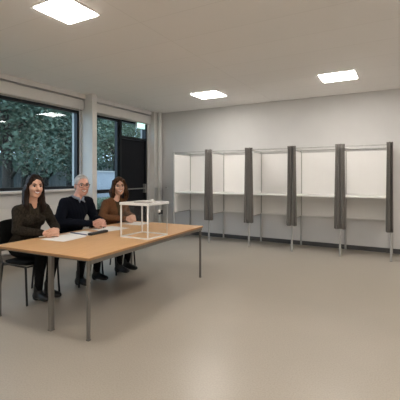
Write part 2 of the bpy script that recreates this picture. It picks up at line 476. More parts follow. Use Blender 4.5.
def curtain(x, label, left, right, ztop, zbot, seed):
    """gathered cloth hanging around a front post; left/right are its half widths"""
    rnd = random.Random(seed)
    bm = B()
    n, m = 168, 16
    rows = []
    ph = [rnd.uniform(0, 6.28) for _ in range(4)]
    for j in range(m + 1):
        t = j / m
        z = ztop + (zbot - ztop) * t
        pinch = 0.74 + 0.26 * min(1, t * 1.15) if t > 0.05 else 0.82
        row = []
        for i in range(n):
            a = 2 * PI * i / n
            ca, sa = math.cos(a), math.sin(a)
            ww = (left if ca < 0 else right) * pinch
            px = (abs(ca) ** 0.8) * (1 if ca > 0 else -1) * ww
            py = (abs(sa) ** 0.7) * (1 if sa > 0 else -1) * 0.052
            w = 0.013 * math.sin(11 * a + ph[0] + 0.7 * t) + 0.007 * math.sin(19 * a + ph[1] - 0.9 * t)
            px += ca * w * 0.6
            py += sa * w
            # the dark gap between the two gathered halves, in front of the post
            if sa < 0:
                py += 0.036 * math.exp(-((px - 0.004) / 0.010) ** 2)
            row.append(bm.verts.new((px, py - 0.012, z + 0.006 * math.sin(5 * a + ph[2]) * (1 if j in (0, m) else 0))))
        rows.append(row)
    for A, C in zip(rows, rows[1:]):
        for i in range(n):
            bm.faces.new((A[i], A[(i + 1) % n], C[(i + 1) % n], C[i]))
    for rr in (rows[0], rows[-1]):
        c = bm.verts.new((0, -0.012, rr[0].co.z - 0.0))
        for i in range(n):
            bm.faces.new((rr[i], rr[(i + 1) % n], c))
    o = obj('curtain', bm, M['curtain'], None, smooth=True, loc=(x, BY, 0))
    tag(o, label, 'curtain', 'gathered grey curtains of the voting booths')
    return o
CL = ['gathered grey curtain on the post between first and second booth from the left',
      'gathered grey curtain on the post between second and middle booth',
      'gathered grey curtain on the post between middle booth and second from right',
      'gathered grey curtain on the post between the two rightmost booths',
      'thin gathered grey curtain on the rightmost post of the booth row']
for k in range(1, 6):
    curtain(BX[k], CL[k - 1], 0.088 if k < 5 else 0.070, 0.088 if k < 5 else 0.026, BT + 0.02, 0.50, k)

# ------------------------------------------------------------------ the table
TX, TY, TR, TW, TL, TH = -3.046, 3.336, 0.044, 1.281, 2.258, 0.735
tab = thing('table', 'long beech-topped table with grey steel legs in front of the seated people', 'table', (TX, TY, 0), TR)
obj('tabletop', box(B(), -TW / 2, TW / 2, -TL / 2, TL / 2, TH - 0.006, TH), M['wood'], tab)
bm = B()
e = 0.0
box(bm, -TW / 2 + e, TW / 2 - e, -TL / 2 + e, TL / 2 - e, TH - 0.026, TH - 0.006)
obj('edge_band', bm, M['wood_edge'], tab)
bm = B()
i = 0.012
z0, z1 = TH - 0.066, TH - 0.0262
box(bm, -TW / 2 + i + 0.025, TW / 2 - i - 0.025, -TL / 2 + 0.10, -TL / 2 + 0.125, z0, z1)
box(bm, -TW / 2 + i, TW / 2 - i, TL / 2 - i - 0.025, TL / 2 - i, z0, z1)
box(bm, -TW / 2 + i, -TW / 2 + i + 0.025, -TL / 2 + i + 0.025, TL / 2 - i - 0.025, z0, z1)
box(bm, TW / 2 - i - 0.025, TW / 2 - i, -TL / 2 + i + 0.025, TL / 2 - i - 0.025, z0, z1)
obj('steel_apron', bm, M['table_steel'], tab, bevel=0.003)
lx, ly = TW / 2 - 0.031, TL / 2 - 0.031
for (x, y, s) in ((lx, -ly, .0138), (lx, ly, .0138), (-lx, ly, .0138), (-lx, -ly, .0138), (0.145, -ly, .021)):
    lg = obj('leg', box(B(), x - s, x + s, y - s, y + s, 0.012, TH - 0.0262), M['table_steel'], tab, bevel=0.006)
    obj('foot_cap', box(B(), x - s - .001, x + s + .001, y - s - .001, y + s + .001, 0, 0.0118), M['table_steel'], lg)

# ballot box
bb = thing('ballot_box', 'clear ballot box with white frame and lid on the table', 'ballot box', (-2.653, 3.40, TH), 0.0)
S2, HB, ED = 0.195, 0.378, 0.0070
bm = B()
for (x, y) in ((-1, -1), (1, -1), (-1, 1)):
    box(bm, x * S2 - ED, x * S2 + ED, y * S2 - ED, y * S2 + ED, 0.0, HB)
for z in (0.0,):
    for s in (-1, 1):
        box(bm, -S2 + ED, S2 - ED, s * S2 - ED, s * S2 + ED, z, z + 2 * ED)
        box(bm, s * S2 - ED, s * S2 + ED, -S2 + ED, S2 - ED, z, z + 2 * ED)
# the far right corner post stays clear acrylic in the photo, the others are white
obj('frame', bm, M['white'], bb)
obj('clear_corner', tube(B(), [(S2 - 0.004, S2 - 0.004, 2 * ED), (S2 - 0.004, S2 - 0.004, HB)], 0.004, 8), M['clear_edge'], bb)
for s in (-1, 1):
    obj('side_pane', sheet_of(B(), [(-S2 + ED, s * S2, 2 * ED), (S2 - ED, s * S2, 2 * ED), (S2 - ED, s * S2, HB), (-S2 + ED, s * S2, HB)]), M['acrylic'], bb)
    obj('side_pane', sheet_of(B(), [(s * S2, -S2 + ED, 2 * ED), (s * S2, S2 - ED, 2 * ED), (s * S2, S2 - ED, HB), (s * S2, -S2 + ED, HB)]), M['acrylic'], bb)
bm = B()
a = S2 + 0.008
for s in (-1, 1):
    box(bm, -a, a, s * a - 0.014, s * a + 0.014, HB + 0.0005, HB + 0.028)
    box(bm, s * a - 0.014, s * a + 0.014, -a + 0.014, a - 0.014, HB + 0.0005, HB + 0.028)
lid = obj('lid_rim', bm, M['white'], bb, bevel=0.003)
obj('lid_pane', sheet_of(B(), [(-a + 0.014, -a + 0.014, HB + 0.012), (a - 0.014, -a + 0.014, HB + 0.012), (a - 0.014, a - 0.014, HB + 0.012), (-a + 0.014, a - 0.014, HB + 0.012)]), M['acrylic'], lid)
bm = B()
box(bm, -0.13, 0.07, -0.045, 0.045, HB + 0.0138, HB + 0.030)
box(bm, -0.10, 0.04, -0.012, 0.012, HB + 0.0302, HB + 0.034)
obj('slot_plate', bm, M['panel_edge'], lid, bevel=0.002)
bm = B()
box(bm, 0.0, 0.035, 0.10, 0.14, HB + 0.0138, HB + 0.05)
obj('counter', bm, M['white'], lid, bevel=0.004)
bm = B()
box(bm, S2 + ED, S2 + ED + 0.022, -0.005, 0.055, HB - 0.112, HB - 0.062)
lk = obj('lock', bm, M['black'], bb, bevel=0.004)
tube_b = B()
ball(tube_b, (S2 + ED + 0.020, -0.018, HB - 0.072), 0.019)
obj('lock_button', tube_b, M['white'], lk, smooth=True)

# papers and pens
def sheet(x, y, w, h, rz, z, label, group='papers on the table'):
    bm = B()
    n = 8
    vs = [[bm.verts.new((-w / 2 + w * i / n, -h / 2 + h * j / n, 0.0012 + 0.0015 * math.sin(i * 0.6 + j * 0.4) ** 2)) for j in range(n + 1)] for i in range(n + 1)]
    for i in range(n):
        for j in range(n):
            bm.faces.new((vs[i][j], vs[i + 1][j], vs[i + 1][j + 1], vs[i][j + 1]))
    r = bmesh.ops.extrude_face_region(bm, geom=bm.faces[:])
    for v in r['geom']:
        if isinstance(v, bmesh.types.BMVert):
            v.co.z -= 0.0010
    o = obj('paper_sheet', bm, M['paper'], None, loc=(x, y, z))
    o.rotation_euler = (0, 0, rz)
    return tag(o, label, 'paper', group)
sheet(-3.375, 2.82, 0.36, 0.36, 0.10, TH, 'white sheet nearest the woman with long straight dark hair')
sheet(-3.42, 3.15, 0.34, 0.30, -0.06, TH, 'white sheet between the dark-haired woman and the grey-haired man')
sheet(-3.42, 3.62, 0.36, 0.40, -0.12, TH, 'white sheet in front of the grey-haired man')
sheet(-3.45, 4.22, 0.33, 0.30, 0.05, TH, 'white sheet in front of the woman in the brown jacket')

def pen(a, b, r, m, name, label, cat, tipm=None):
    a, b = Vector(a), Vector(b)
    t = thing(name, label, cat, a)
    d = b - a
    obj('barrel', tube(B(), [d * 0.0, d * 0.03, d * 0.86, d * 0.94], [r * 0.8, r, r, r * 0.6], 12), m, t, smooth=True)
    obj('pen_tip', tube(B(), [d * 0.935, d], [r * 0.5, r * 0.12], 10), tipm or M['steel'], t, smooth=True)
    c = d * 0.08
    obj('clip', tube(B(), [c + Vector((0, 0, r + .001)), c + d * 0.2 + Vector((0, 0, r + .003))], r * 0.25, 8), tipm or M['steel'], t)
    return t
pen((-3.580, 3.100, TH + 0.0096), (-3.240, 3.070, TH + 0.0094), 0.0065, M['bluepen'], 'pen', 'slim dark blue pen lying across the white sheet left of the black case', 'pen')
pen((-3.52, 3.60, TH + 0.0096), (-3.60, 3.74, TH + 0.0094), 0.0060, M['black'], 'pen', 'small black pen by the clasped hands of the grey-haired man', 'pen')
t = thing('pen_case', 'long black case lying in front of the grey-haired man', 'pen case', (-3.250, 3.240, TH + 0.0), math.radians(94.1))
bm = B()
box(bm, -0.155, 0.155, -0.032, 0.032, 0.0, 0.030)
obj('case_body', bm, M['black'], t, bevel=0.011)
obj('zip', box(B(), -0.14, 0.14, -0.003, 0.003, 0.030, 0.0325), M['blackmetal'], t)

# ------------------------------------------------------------------ chairs
CG = 'black chairs of the seated people'
def make_chair(x, y, rz, label):
    t = thing('chair', label, 'chair', (x, y, 0), rz, CG)
    W, D = 0.215, 0.225
    # padded seat
    bm = B()
    n = 12
    def pad(bm, f):
        top, bot = [], []
        for i in range(n + 1):
            tr, br = [], []
            for j in range(n + 1):
                u, v = -1 + 2 * i / n, -1 + 2 * j / n
                P, Q = f(u, v)
                tr.append(bm.verts.new(P)); br.append(bm.verts.new(Q))
            top.append(tr); bot.append(br)
        for i in range(n):
            for j in range(n):
                bm.faces.new((top[i][j], top[i + 1][j], top[i + 1][j + 1], top[i][j + 1]))
                bm.faces.new((bot[i][j + 1], bot[i + 1][j + 1], bot[i + 1][j], bot[i][j]))
        for i in range(n):
            bm.faces.new((top[i + 1][0], top[i][0], bot[i][0], bot[i + 1][0]))
            bm.faces.new((top[i][n], top[i + 1][n], bot[i + 1][n], bot[i][n]))
            bm.faces.new((top[0][i], top[0][i + 1], bot[0][i + 1], bot[0][i]))
            bm.faces.new((top[n][i + 1], top[n][i], bot[n][i], bot[n][i + 1]))
    def sq(u, v):     # square to rounded square
        k = 0.12
        return u * (1 - k * v * v), v * (1 - k * u * u)
    def fs(u, v):
        a, b = sq(u, v)
        edge = max(abs(u), abs(v)) ** 6
        return (a * D, b * W, 0.472 - 0.016 * edge - 0.006 * (1 - u * u)), (a * D, b * W, 0.430 + 0.006 * edge)
    pad(bm, fs)
    obj('seat', bm, M['upholstery'], t, smooth=True)
    bm = B()
    def fb(u, v):
        a, b = sq(u, v)
        edge = max(abs(u), abs(v)) ** 6
        z = 0.755 + a * 0.165
        x0 = -0.262 - (z - 0.5) * 0.16 - 0.03 * (1 - b * b) + 0.02
        return (x0 + 0.020 - 0.012 * edge, b * 0.22, z), (x0 - 0.020 + 0.012 * edge, b * 0.22, z)
    pad(bm, fb)
    obj('backrest', bm, M['upholstery'], t, smooth=True)
    for s in (-1, 1):
        obj('leg', tube(B(), [(0.235, s * 0.222, 0.0), (0.205, s * 0.215, 0.40), (0.19, s * 0.213, 0.428)], 0.0125, 12), M['blackmetal'], t, smooth=True)
        obj('leg', tube(B(), [(-0.275, s * 0.222, 0.0), (-0.215, s * 0.215, 0.40), (-0.20, s * 0.213, 0.428)], 0.0125, 12), M['blackmetal'], t, smooth=True)
        obj('backrest_upright', tube(B(), [(-0.19, s * 0.20, 0.415), (-0.235, s * 0.20, 0.425), (-0.268, s * 0.20, 0.48), (-0.305, s * 0.20, 0.66), (-0.318, s * 0.19, 0.83)], 0.011, 12), M['blackmetal'], t, smooth=True)
    bm = B()
    for s in (-1, 1):
        tube(bm, [(0.20, s * 0.200, 0.418), (-0.21, s * 0.200, 0.418)], 0.010, 10)
    tube(bm, [(0.19, -0.20, 0.418), (0.19, 0.20, 0.418)], 0.010, 10)
    tube(bm, [(-0.19, -0.20, 0.418), (-0.19, 0.20, 0.418)], 0.010, 10)
    obj('seat_frame', bm, M['blackmetal'], t, smooth=True)
    return t
CH = [(-3.86, 2.75, 0.02), (-3.87, 3.50, 0.02), (-3.84, 4.16, 0.03)]
ch = make_chair(*CH[0], 'black padded chair under the woman with long straight dark hair')
copy_thing(ch, (CH[1][0], CH[1][1], 0), CH[1][2], 'black padded chair under the grey-haired man')
copy_thing(ch, (CH[2][0], CH[2][1], 0), CH[2][2], 'black padded chair under the woman in the brown jacket')

# ------------------------------------------------------------------ people: blended solids turned into one mesh
class Solid:
    """smooth union of tapered capsules and ellipsoids on a grid, meshed with surface nets"""
    def __init__(self, lo, hi, h):
        self.h = h
        self.lo = np.array(lo, float)
        n = np.ceil((np.array(hi) - self.lo) / h).astype(int) + 1
        self.n = n
        self.d = np.full(n, 1.0, np.float32)
        self.ax = [self.lo[i] + h * np.arange(n[i]) for i in range(3)]
    def _win(self, lo, hi):
        s = []
        for i in range(3):
            a = int(max(0, math.floor((lo[i] - self.lo[i]) / self.h)))
            b = int(min(self.n[i], math.ceil((hi[i] - self.lo[i]) / self.h) + 1))
            s.append(slice(a, max(a, b)))
        return tuple(s)
    def _pts(self, s):
        return np.meshgrid(self.ax[0][s[0]], self.ax[1][s[1]], self.ax[2][s[2]], indexing='ij')
    def _merge(self, s, d, k, cut):
        a = self.d[s]
        if cut:
            d = -d
            if k > 0:
                hh = np.clip(0.5 - 0.5 * (a - d) / k, 0, 1)
                self.d[s] = a * (1 - hh) + d * hh + k * hh * (1 - hh)
            else:
                self.d[s] = np.maximum(a, d)
            return
        if k > 0:
            hh = np.clip(0.5 + 0.5 * (d - a) / k, 0, 1)
            self.d[s] = d * (1 - hh) + a * hh - k * hh * (1 - hh)
        else:
            self.d[s] = np.minimum(a, d)
    def cap(self, a, b, ra, rb, k=0.02, cut=False, ys=1.0):
        a, b = np.array(a, float), np.array(b, float)
        r = max(ra, rb) + 2.2 * k + 3 * self.h
        s = self._win(np.minimum(a, b) - r, np.maximum(a, b) + r)
        X, Y, Z = self._pts(s)
        if X.size == 0:
            return self
        ab = b - a
        L2 = max(ab @ ab, 1e-12)
        t = np.clip(((X - a[0]) * ab[0] + (Y - a[1]) * ab[1] + (Z - a[2]) * ab[2]) / L2, 0, 1)
        d = np.sqrt((X - a[0] - t * ab[0]) ** 2 + (Y - a[1] - t * ab[1]) ** 2 + (Z - a[2] - t * ab[2]) ** 2) - (ra + (rb - ra) * t)
        self._merge(s, d, k, cut)
        return self
    def ell(self, c, r, k=0.02, R=None, cut=False):
        c, r = np.array(c, float), np.array(r, float)
        m = r.max() + 2.2 * k + 3 * self.h
        s = self._win(c - m, c + m)
        X, Y, Z = self._pts(s)
        if X.size == 0:
            return self
        P = np.stack([X - c[0], Y - c[1], Z - c[2]], -1)
        if R is not None:
            P = P @ np.array(R)          # world -> local (R columns are local axes)
        k0 = np.sqrt(((P / r) ** 2).sum(-1))
        k1 = np.sqrt(((P / (r * r)) ** 2).sum(-1))
        d = k0 * (k0 - 1) / np.maximum(k1, 1e-9)
        d = np.where(k0 < 1e-6, -r.min(), d)
        self._merge(s, d, k, cut)
        return self
    def half(self, p, nrm):
        """remove everything on the side nrm points to"""
        X, Y, Z = self._pts((slice(None),) * 3)
        d = (X - p[0]) * nrm[0] + (Y - p[1]) * nrm[1] + (Z - p[2]) * nrm[2]
        self.d = np.maximum(self.d, d.astype(np.float32))
        return self
    def warp(self, fn):
        X, Y, Z = self._pts((slice(None),) * 3)
        self.d = self.d + fn(X, Y, Z).astype(np.float32)
        return self
    def mesh(self, name, relax=2):
        d = self.d
        d[0], d[-1] = 1, 1
        d[:, 0], d[:, -1] = 1, 1
        d[:, :, 0], d[:, :, -1] = 1, 1
        neg = d < 0
        n = self.n
        corners = [(i, j, k) for i in (0, 1) for j in (0, 1) for k in (0, 1)]
        def cs(a, o):
            return a[o[0]:n[0] - 1 + o[0], o[1]:n[1] - 1 + o[1], o[2]:n[2] - 1 + o[2]]
        cnt = sum(cs(neg, o).astype(np.int8) for o in corners)
        act = (cnt > 0) & (cnt < 8)
        idx = -np.ones(act.shape, np.int64)
        I = np.argwhere(act)
        idx[act] = np.arange(len(I))
        acc = np.zeros((len(I), 3))
        w = np.zeros(len(I))
        vals = {o: d[I[:, 0] + o[0], I[:, 1] + o[1], I[:, 2] + o[2]] for o in corners}
        for o in corners:
            for ax in range(3):
                if o[ax] == 0:
                    q = list(o); q[ax] = 1; q = tuple(q)
                    a, b = vals[o], vals[q]
                    m = (a < 0) != (b < 0)
                    t = np.where(m, a / np.where(m, a - b, 1), 0)
                    p = np.zeros((len(I), 3)) + np.array(o)
                    p[:, ax] += t
                    acc += p * m[:, None]
                    w += m
        V = (I + acc / w[:, None]) * self.h + self.lo
        F = []
        for ax in range(3):
            u, v = (ax + 1) % 3, (ax + 2) % 3
            sl0 = [slice(None)] * 3; sl1 = [slice(None)] * 3
            sl0[ax] = slice(0, n[ax] - 1); sl1[ax] = slice(1, n[ax])
            a, b = neg[tuple(sl0)], neg[tuple(sl1)]
            E = np.argwhere(a != b)
            E = E[(E[:, u] > 0) & (E[:, v] > 0) & (E[:, u] < n[u] - 1) & (E[:, v] < n[v] - 1)]
            fl = a[E[:, 0], E[:, 1], E[:, 2]]
            def cell(du, dv):
                c = E.copy(); c[:, u] -= du; c[:, v] -= dv
                return idx[c[:, 0], c[:, 1], c[:, 2]]
            q = np.stack([cell(1, 1), cell(0, 1), cell(0, 0), cell(1, 0)], 1)
            q[~fl] = q[~fl][:, ::-1]
            F.append(q)
        F = np.concatenate(F)
        F = F[(F >= 0).all(1)]
        for _ in range(relax):
            s = np.zeros_like(V); c = np.zeros(len(V))
            for i in range(4):
                a, b = F[:, i], F[:, (i + 1) % 4]
                np.add.at(s, a, V[b]); np.add.at(c, a, 1)
                np.add.at(s, b, V[a]); np.add.at(c, b, 1)
            V = V * 0.5 + 0.5 * s / np.maximum(c, 1)[:, None]
        me = bpy.data.meshes.new(name)
        me.vertices.add(len(V)); me.vertices.foreach_set('co', V.astype(np.float32).ravel())
        me.loops.add(len(F) * 4); me.loops.foreach_set('vertex_index', F.astype(np.int32).ravel())
        me.polygons.add(len(F))
        me.polygons.foreach_set('loop_start', (np.arange(len(F)) * 4).astype(np.int32))
        me.polygons.foreach_set('loop_total', np.full(len(F), 4, np.int32))
        me.update(calc_edges=True)
        me.validate()
        return me

def rot(yaw, pitch=0.0, roll=0.0):
    return (Matrix.Rotation(yaw, 3, 'Z') @ Matrix.Rotation(pitch, 3, 'Y') @ Matrix.Rotation(roll, 3, 'X'))

def make_person(P):
    root = thing('person', P['label'], 'person', (P['x'], P['y'], 0), P['rz'], 'people seated behind the table')
    female = P['female']
    H = np.array
    lean, side = P['lean'], P['side']           # forward lean and sideways shift of the upper body
    hs = P['hs']                                # head scale (nominal head 0.24 m)
    hc = H(P['head'])                           # head centre
    R = rot(P['yaw'], P['pitch'], P['roll'])
    Rn = np.array(R)
    def hp(x, y, z):
        return hc + Rn @ (H([x, y, z]) * hs)
    shw = P['shw']
    shz = P['shz']
    neck = H([0.03 + lean, side, shz + 0.055])
    chest = H([0.005 + lean * 0.75, side * 0.8, shz - 0.12])
    waist = H([-0.005 + lean * 0.35, side * 0.4, 0.78])
    pelv = H([-0.02, 0, 0.60])
    sh = {s: H([0.015 + lean + s * P['twist'], side + s * shw, shz]) for s in (-1, 1)}
    el = {s: H(P['elbow'][s]) for s in (-1, 1)}
    wr = {s: H(P['wrist'][s]) for s in (-1, 1)}
    hip = {s: H([0.0, s * 0.095, 0.565]) for s in (-1, 1)}
    kn = {s: H(P['knee'][s]) for s in (-1, 1)}
    an = {s: H(P['ankle'][s]) for s in (-1, 1)}
    bulk = P['bulk']

    def torso(S, f, k=0.05, arms=True, low=0.60):
        ch_w = (0.150 if female else 0.175) * bulk
        S.ell(pelv + H([0, 0, 0.02]), H([0.135, 0.185 if female else 0.185, 0.13]) * bulk + f, k)
        S.ell(waist, H([0.115, 0.150, 0.15]) * bulk + f, k)
        S.ell(chest, H([0.118, ch_w, 0.155]) * (bulk, 1, 1) + f, k)
        S.ell(chest + H([0.0, 0, 0.07]), H([0.095, ch_w * 1.05, 0.09]) + f, k)
        if female:
            for s in (-1, 1):
                S.ell(chest + H([0.085, s * 0.07, -0.005]), H([0.055, 0.062, 0.062]) + f, 0.03)
        else:
            S.ell(waist + H([0.07, 0, 0.0]), H([0.085, 0.125, 0.13]) + f, 0.05)
        S.cap(neck + H([-0.02, 0, 0.0]), sh[-1] + H([0, 0.02, 0.0]), 0.050 + f, 0.058 + f, k)
        S.cap(neck + H([-0.02, 0, 0.0]), sh[1] + H([0, -0.02, 0.0]), 0.050 + f, 0.058 + f, k)
        if arms:
            for s in (-1, 1):
                m = 1.0 if female else 1.14
                S.cap(sh[s], el[s], 0.058 * m + f, 0.044 * m + f, 0.03)
    def forearms(S, f, t1=1.0, k=0.015):
        for s in (-1, 1):
            m = 1.0 if female else 1.12
            e = el[s] + (wr[s] - el[s]) * t1
            S.cap(el[s], el[s] + (e - el[s]) * 0.35, 0.043 * m + f, 0.042 * m + f, 0.02)
            S.cap(el[s] + (e - el[s]) * 0.35, e, 0.042 * m + f, 0.029 * m + f, k)
    def legs(S, f, k=0.03, end=1.0):
        for s in (-1, 1):
            S.cap(hip[s], kn[s], 0.085 * bulk + f, 0.060 + f, k)
            e = kn[s] + (an[s] - kn[s]) * end
            mid = kn[s] + (an[s] - kn[s]) * 0.35 + H([-0.012, 0, 0])
            S.cap(kn[s], mid, 0.057 + f, 0.053 + f, 0.02)
            S.cap(mid, e, 0.053 + f, 0.034 + f, 0.02)

    lo, hi = (-0.34, -0.42, 0.0), (0.74, 0.42, 1.53)
    # ---- body: head, neck, torso, arms, hands and legs as one surface
    S = Solid(lo, hi, 0.0058)
    torso(S, -0.006)
    forearms(S, -0.003)
    legs(S, -0.008)
    for s in (-1, 1):
        S.ell(an[s] + H([0.06, 0, -0.045]), (0.10, 0.035, 0.03), 0.02)
    S.cap(neck + H([-0.02, 0, -0.04]), hp(-0.018, 0, -0.045), (0.054 if female else 0.066), (0.050 if female else 0.062), 0.025)
    # head
    def hell(c, r, k=0.02, cut=False):
        S.ell(hp(*c), H(r) * hs, k * hs, Rn, cut)
    hell((-0.012, 0, 0.032), (0.098, 0.076, 0.088))
    hell((0.030, 0, -0.022), (0.062, 0.062 if female else 0.066, 0.086))
    hell((0.030, 0, -0.075), (0.052, 0.047 if female else 0.056, 0.042), 0.025)
    hell((0.068, 0, -0.101), (0.020, 0.024 if female else 0.030, 0.017), 0.02)
    for s in (-1, 1):
        hell((0.060, s * 0.036, -0.030), (0.026, 0.023, 0.022), 0.02)
        hell((0.096, s * 0.033, 0.003), (0.018, 0.019, 0.011), 0.012, True)
        hell((-0.004, s * 0.079, -0.008), (0.019, 0.010, 0.032), 0.008)
        hell((0.093, s * 0.011, -0.031), (0.011, 0.008, 0.008), 0.008)
    hell((0.078, 0, 0.026), (0.016, 0.044, 0.011), 0.02)
    S.cap(hp(0.086, 0, 0.014), hp(0.106, 0, -0.024), 0.008 * hs, 0.0125 * hs, 0.012 * hs)
    # hands: palm, thumb and four jointed fingers each
    fl = [0.82, 0.96, 1.0, 0.90]
    for s in (-1, 1):
        hd = P['hand'][s]
        d = H(hd['dir']); d = d / np.linalg.norm(d)
        up = H(hd['back']); up = up - d * (up @ d); up = up / np.linalg.norm(up)
        sd = np.cross(up, d) * s        # towards the thumb side
        z = 1.10 if female else 1.22
        w0 = wr[s]
        def L(a, b, c):
            return w0 + (d * a + sd * b + up * c) * z
        S.ell(L(0.050, 0.0, 0.0), H([0.055, 0.040, 0.017]) * z, 0.012, np.stack([d, sd, up], 1))
        S.cap(w0, L(0.03, 0, 0), 0.024 * z, 0.02 * z, 0.015)
        for q in range(4):
            off = 0.030 - 0.020 * q
            base = L(0.088, off, 0.0)
            ang = hd['curl'][0]
            p = base
            lens = H([0.042, 0.026, 0.021]) * fl[q] * z
            r0 = 0.0092 * z
            for j in range(3):
                dirv = d * math.cos(ang) - up * math.sin(ang) + sd * (0.05 * (1.5 - q))
                dirv = dirv / np.linalg.norm(dirv)
                e = p + dirv * lens[j]
                S.cap(p, e, r0 * (1 - 0.08 * j), r0 * (0.92 - 0.08 * j), 0.004)
                p = e
                ang += hd['curl'][1]
        tb = L(0.022, 0.034, -0.006)
        t1 = L(0.058, 0.056, -0.012)
        t2 = L(0.088, 0.050, -0.018)
        S.cap(tb, t1, 0.0135 * z, 0.0115 * z, 0.010)
        S.cap(t1, t2, 0.0110 * z, 0.0090 * z, 0.004)
    body = link_mesh('body', S.mesh('body', 1), M[P['skin']], root, True)

    # ---- face details, each a mesh of its own
    def hobj(name, bm, mats, smooth=True, parent=None):
        o = obj(name, bm, mats, parent or root, smooth)
        Mx = Matrix.Translation(Vector(hc)) @ R.to_4x4() @ Matrix.Scale(hs, 4)
        o.data.transform(Mx)
        return o
    for s in (-1, 1):
        bm = B()
        ball(bm, (0.0775, s * 0.032, 0.003), (0.012, 0.0150, 0.0075), 16)
        eye = hobj('eye', bm, M['eye_white'])
        bm = B()
        ball(bm, (0.0855, s * 0.0315, 0.003), (0.0055, 0.0085, 0.0072), 12)
        hobj('iris', bm, M['iris'], True, eye)
        bm = B()
        tube(bm, [(0.0865, s * 0.017, 0.014), (0.0885, s * 0.031, 0.0138), (0.079, s * 0.048, 0.010)], 0.0032, 8)
        hobj('eyelid', bm, M[P['lidmat']])
        bm = B()
        tube(bm, [(0.096, s * 0.015, 0.024), (0.093, s * 0.033, 0.031), (0.080, s * 0.050, 0.025)], [0.0042, 0.0048, 0.0026], 8)
        hobj('eyebrow', bm, M[P['browmat']])
    n = 10
    ys = [-0.033 + 0.066 * i / n for i in range(n + 1)]
    mx = lambda y: 0.0975 - 11 * y * y
    up_ = [(mx(y), y, -0.0530 + 10 * y * y) for y in ys]
    lw_ = [(mx(y) - 0.001, y, -0.0755 + 29 * y * y) for y in ys]
    rr = [0.0012 + 0.0024 * math.sin(PI * i / n) for i in range(n + 1)]
    bm = B()
    tube(bm, up_, rr, 8)
    tube(bm, lw_, [r * 1.15 for r in rr], 8)
    hobj('lips', bm, M[P['lipmat']])
    bm = B()
    pts = [(mx(y) - 0.001, y, -0.0535 + 10 * y * y, -0.0745 + 29 * y * y) for y in ys[1:-1]]
    tv = [bm.verts.new((p[0], p[1], p[2])) for p in pts]
    bv = [bm.verts.new((p[0], p[1], p[3])) for p in pts]
    tv2 = [bm.verts.new((p[0] - 0.006, p[1], p[2])) for p in pts]
    bv2 = [bm.verts.new((p[0] - 0.006, p[1], p[3])) for p in pts]
    for i in range(len(pts) - 1):
        bm.faces.new((tv[i], tv[i + 1], bv[i + 1], bv[i]))
        bm.faces.new((tv2[i + 1], tv2[i], bv2[i], bv2[i + 1]))
        bm.faces.new((tv[i + 1], tv[i], tv2[i], tv2[i + 1]))
        bm.faces.new((bv[i], bv[i + 1], bv2[i + 1], bv2[i]))
    hobj('teeth', bm, M['teeth'])

    # ---- hair
    S = Solid(lo, (0.5, 0.42, 1.55), 0.0058)
    P['hairfn'](S, hp, hs, Rn)
    link_mesh('hair', S.mesh('hair', 1), M[P['hair']], root, True)
    # ---- clothes
    for (nm, fn, mt, rel) in P['clothes'](dict(torso=torso, forearms=forearms, legs=legs, neck=neck, chest=chest, sh=sh, el=el, wr=wr, kn=kn, an=an, hp=hp, hs=hs, Rn=Rn, lean=lean, side=side, shz=shz)):
        S = Solid(lo, hi, 0.0062)
        fn(S)
        link_mesh(nm, S.mesh(nm, rel), M[mt], root, True)
    # ---- shoes
    for s in (-1, 1):
        S = Solid(an[s] - H([0.16, 0.12, 0.13]), an[s] + H([0.30, 0.12, 0.22]), 0.0058)
        a = an[s]
        S.cap(a + H([0.0, 0, 0.06]), a + H([-0.008, 0, -0.03]), 0.050, 0.047, 0.02)
        S.ell(a + H([0.025, 0, -0.050]), (0.105, 0.045, 0.045), 0.03)
        S.ell(a + H([0.125, s * 0.008, -0.062]), (0.075, 0.046, 0.035), 0.03)
        S.ell(a + H([-0.035, 0, -0.07]), (0.042, 0.040, 0.05), 0.02)
        S.half((0, 0, 0.0065), (0, 0, -1))
        sho = link_mesh('shoe', S.mesh('shoe', 1), M['leather'], root, True)
    if P.get('glasses'):
        bm = B()
        for s in (-1, 1):
            c = Vector((0.104, s * 0.034, 0.002))
            pts = []
            for i in range(25):
                a = 2 * PI * i / 24
                ca, sa = math.cos(a), math.sin(a)
                px = abs(ca) ** 0.7 * (1 if ca > 0 else -1) * 0.027
                pz = abs(sa) ** 0.7 * (1 if sa > 0 else -1) * 0.020
                pts.append((c.x - 1.6 * (abs(c.y + px)) ** 2 * 2, c.y + px, c.z + pz))
            tube(bm, pts, 0.0021, 6, caps=False)
            tube(bm, [(0.094, s * 0.060, 0.010), (0.07, s * 0.079, 0.012), (0.0, s * 0.090, 0.010), (-0.02, s * 0.088, 0.0)], 0.0022, 6)
        tube(bm, [(0.104, -0.008, 0.006), (0.108, 0, 0.009), (0.104, 0.008, 0.006)], 0.0022, 6)
        hobj('glasses', bm, M['blackmetal'])
    return root

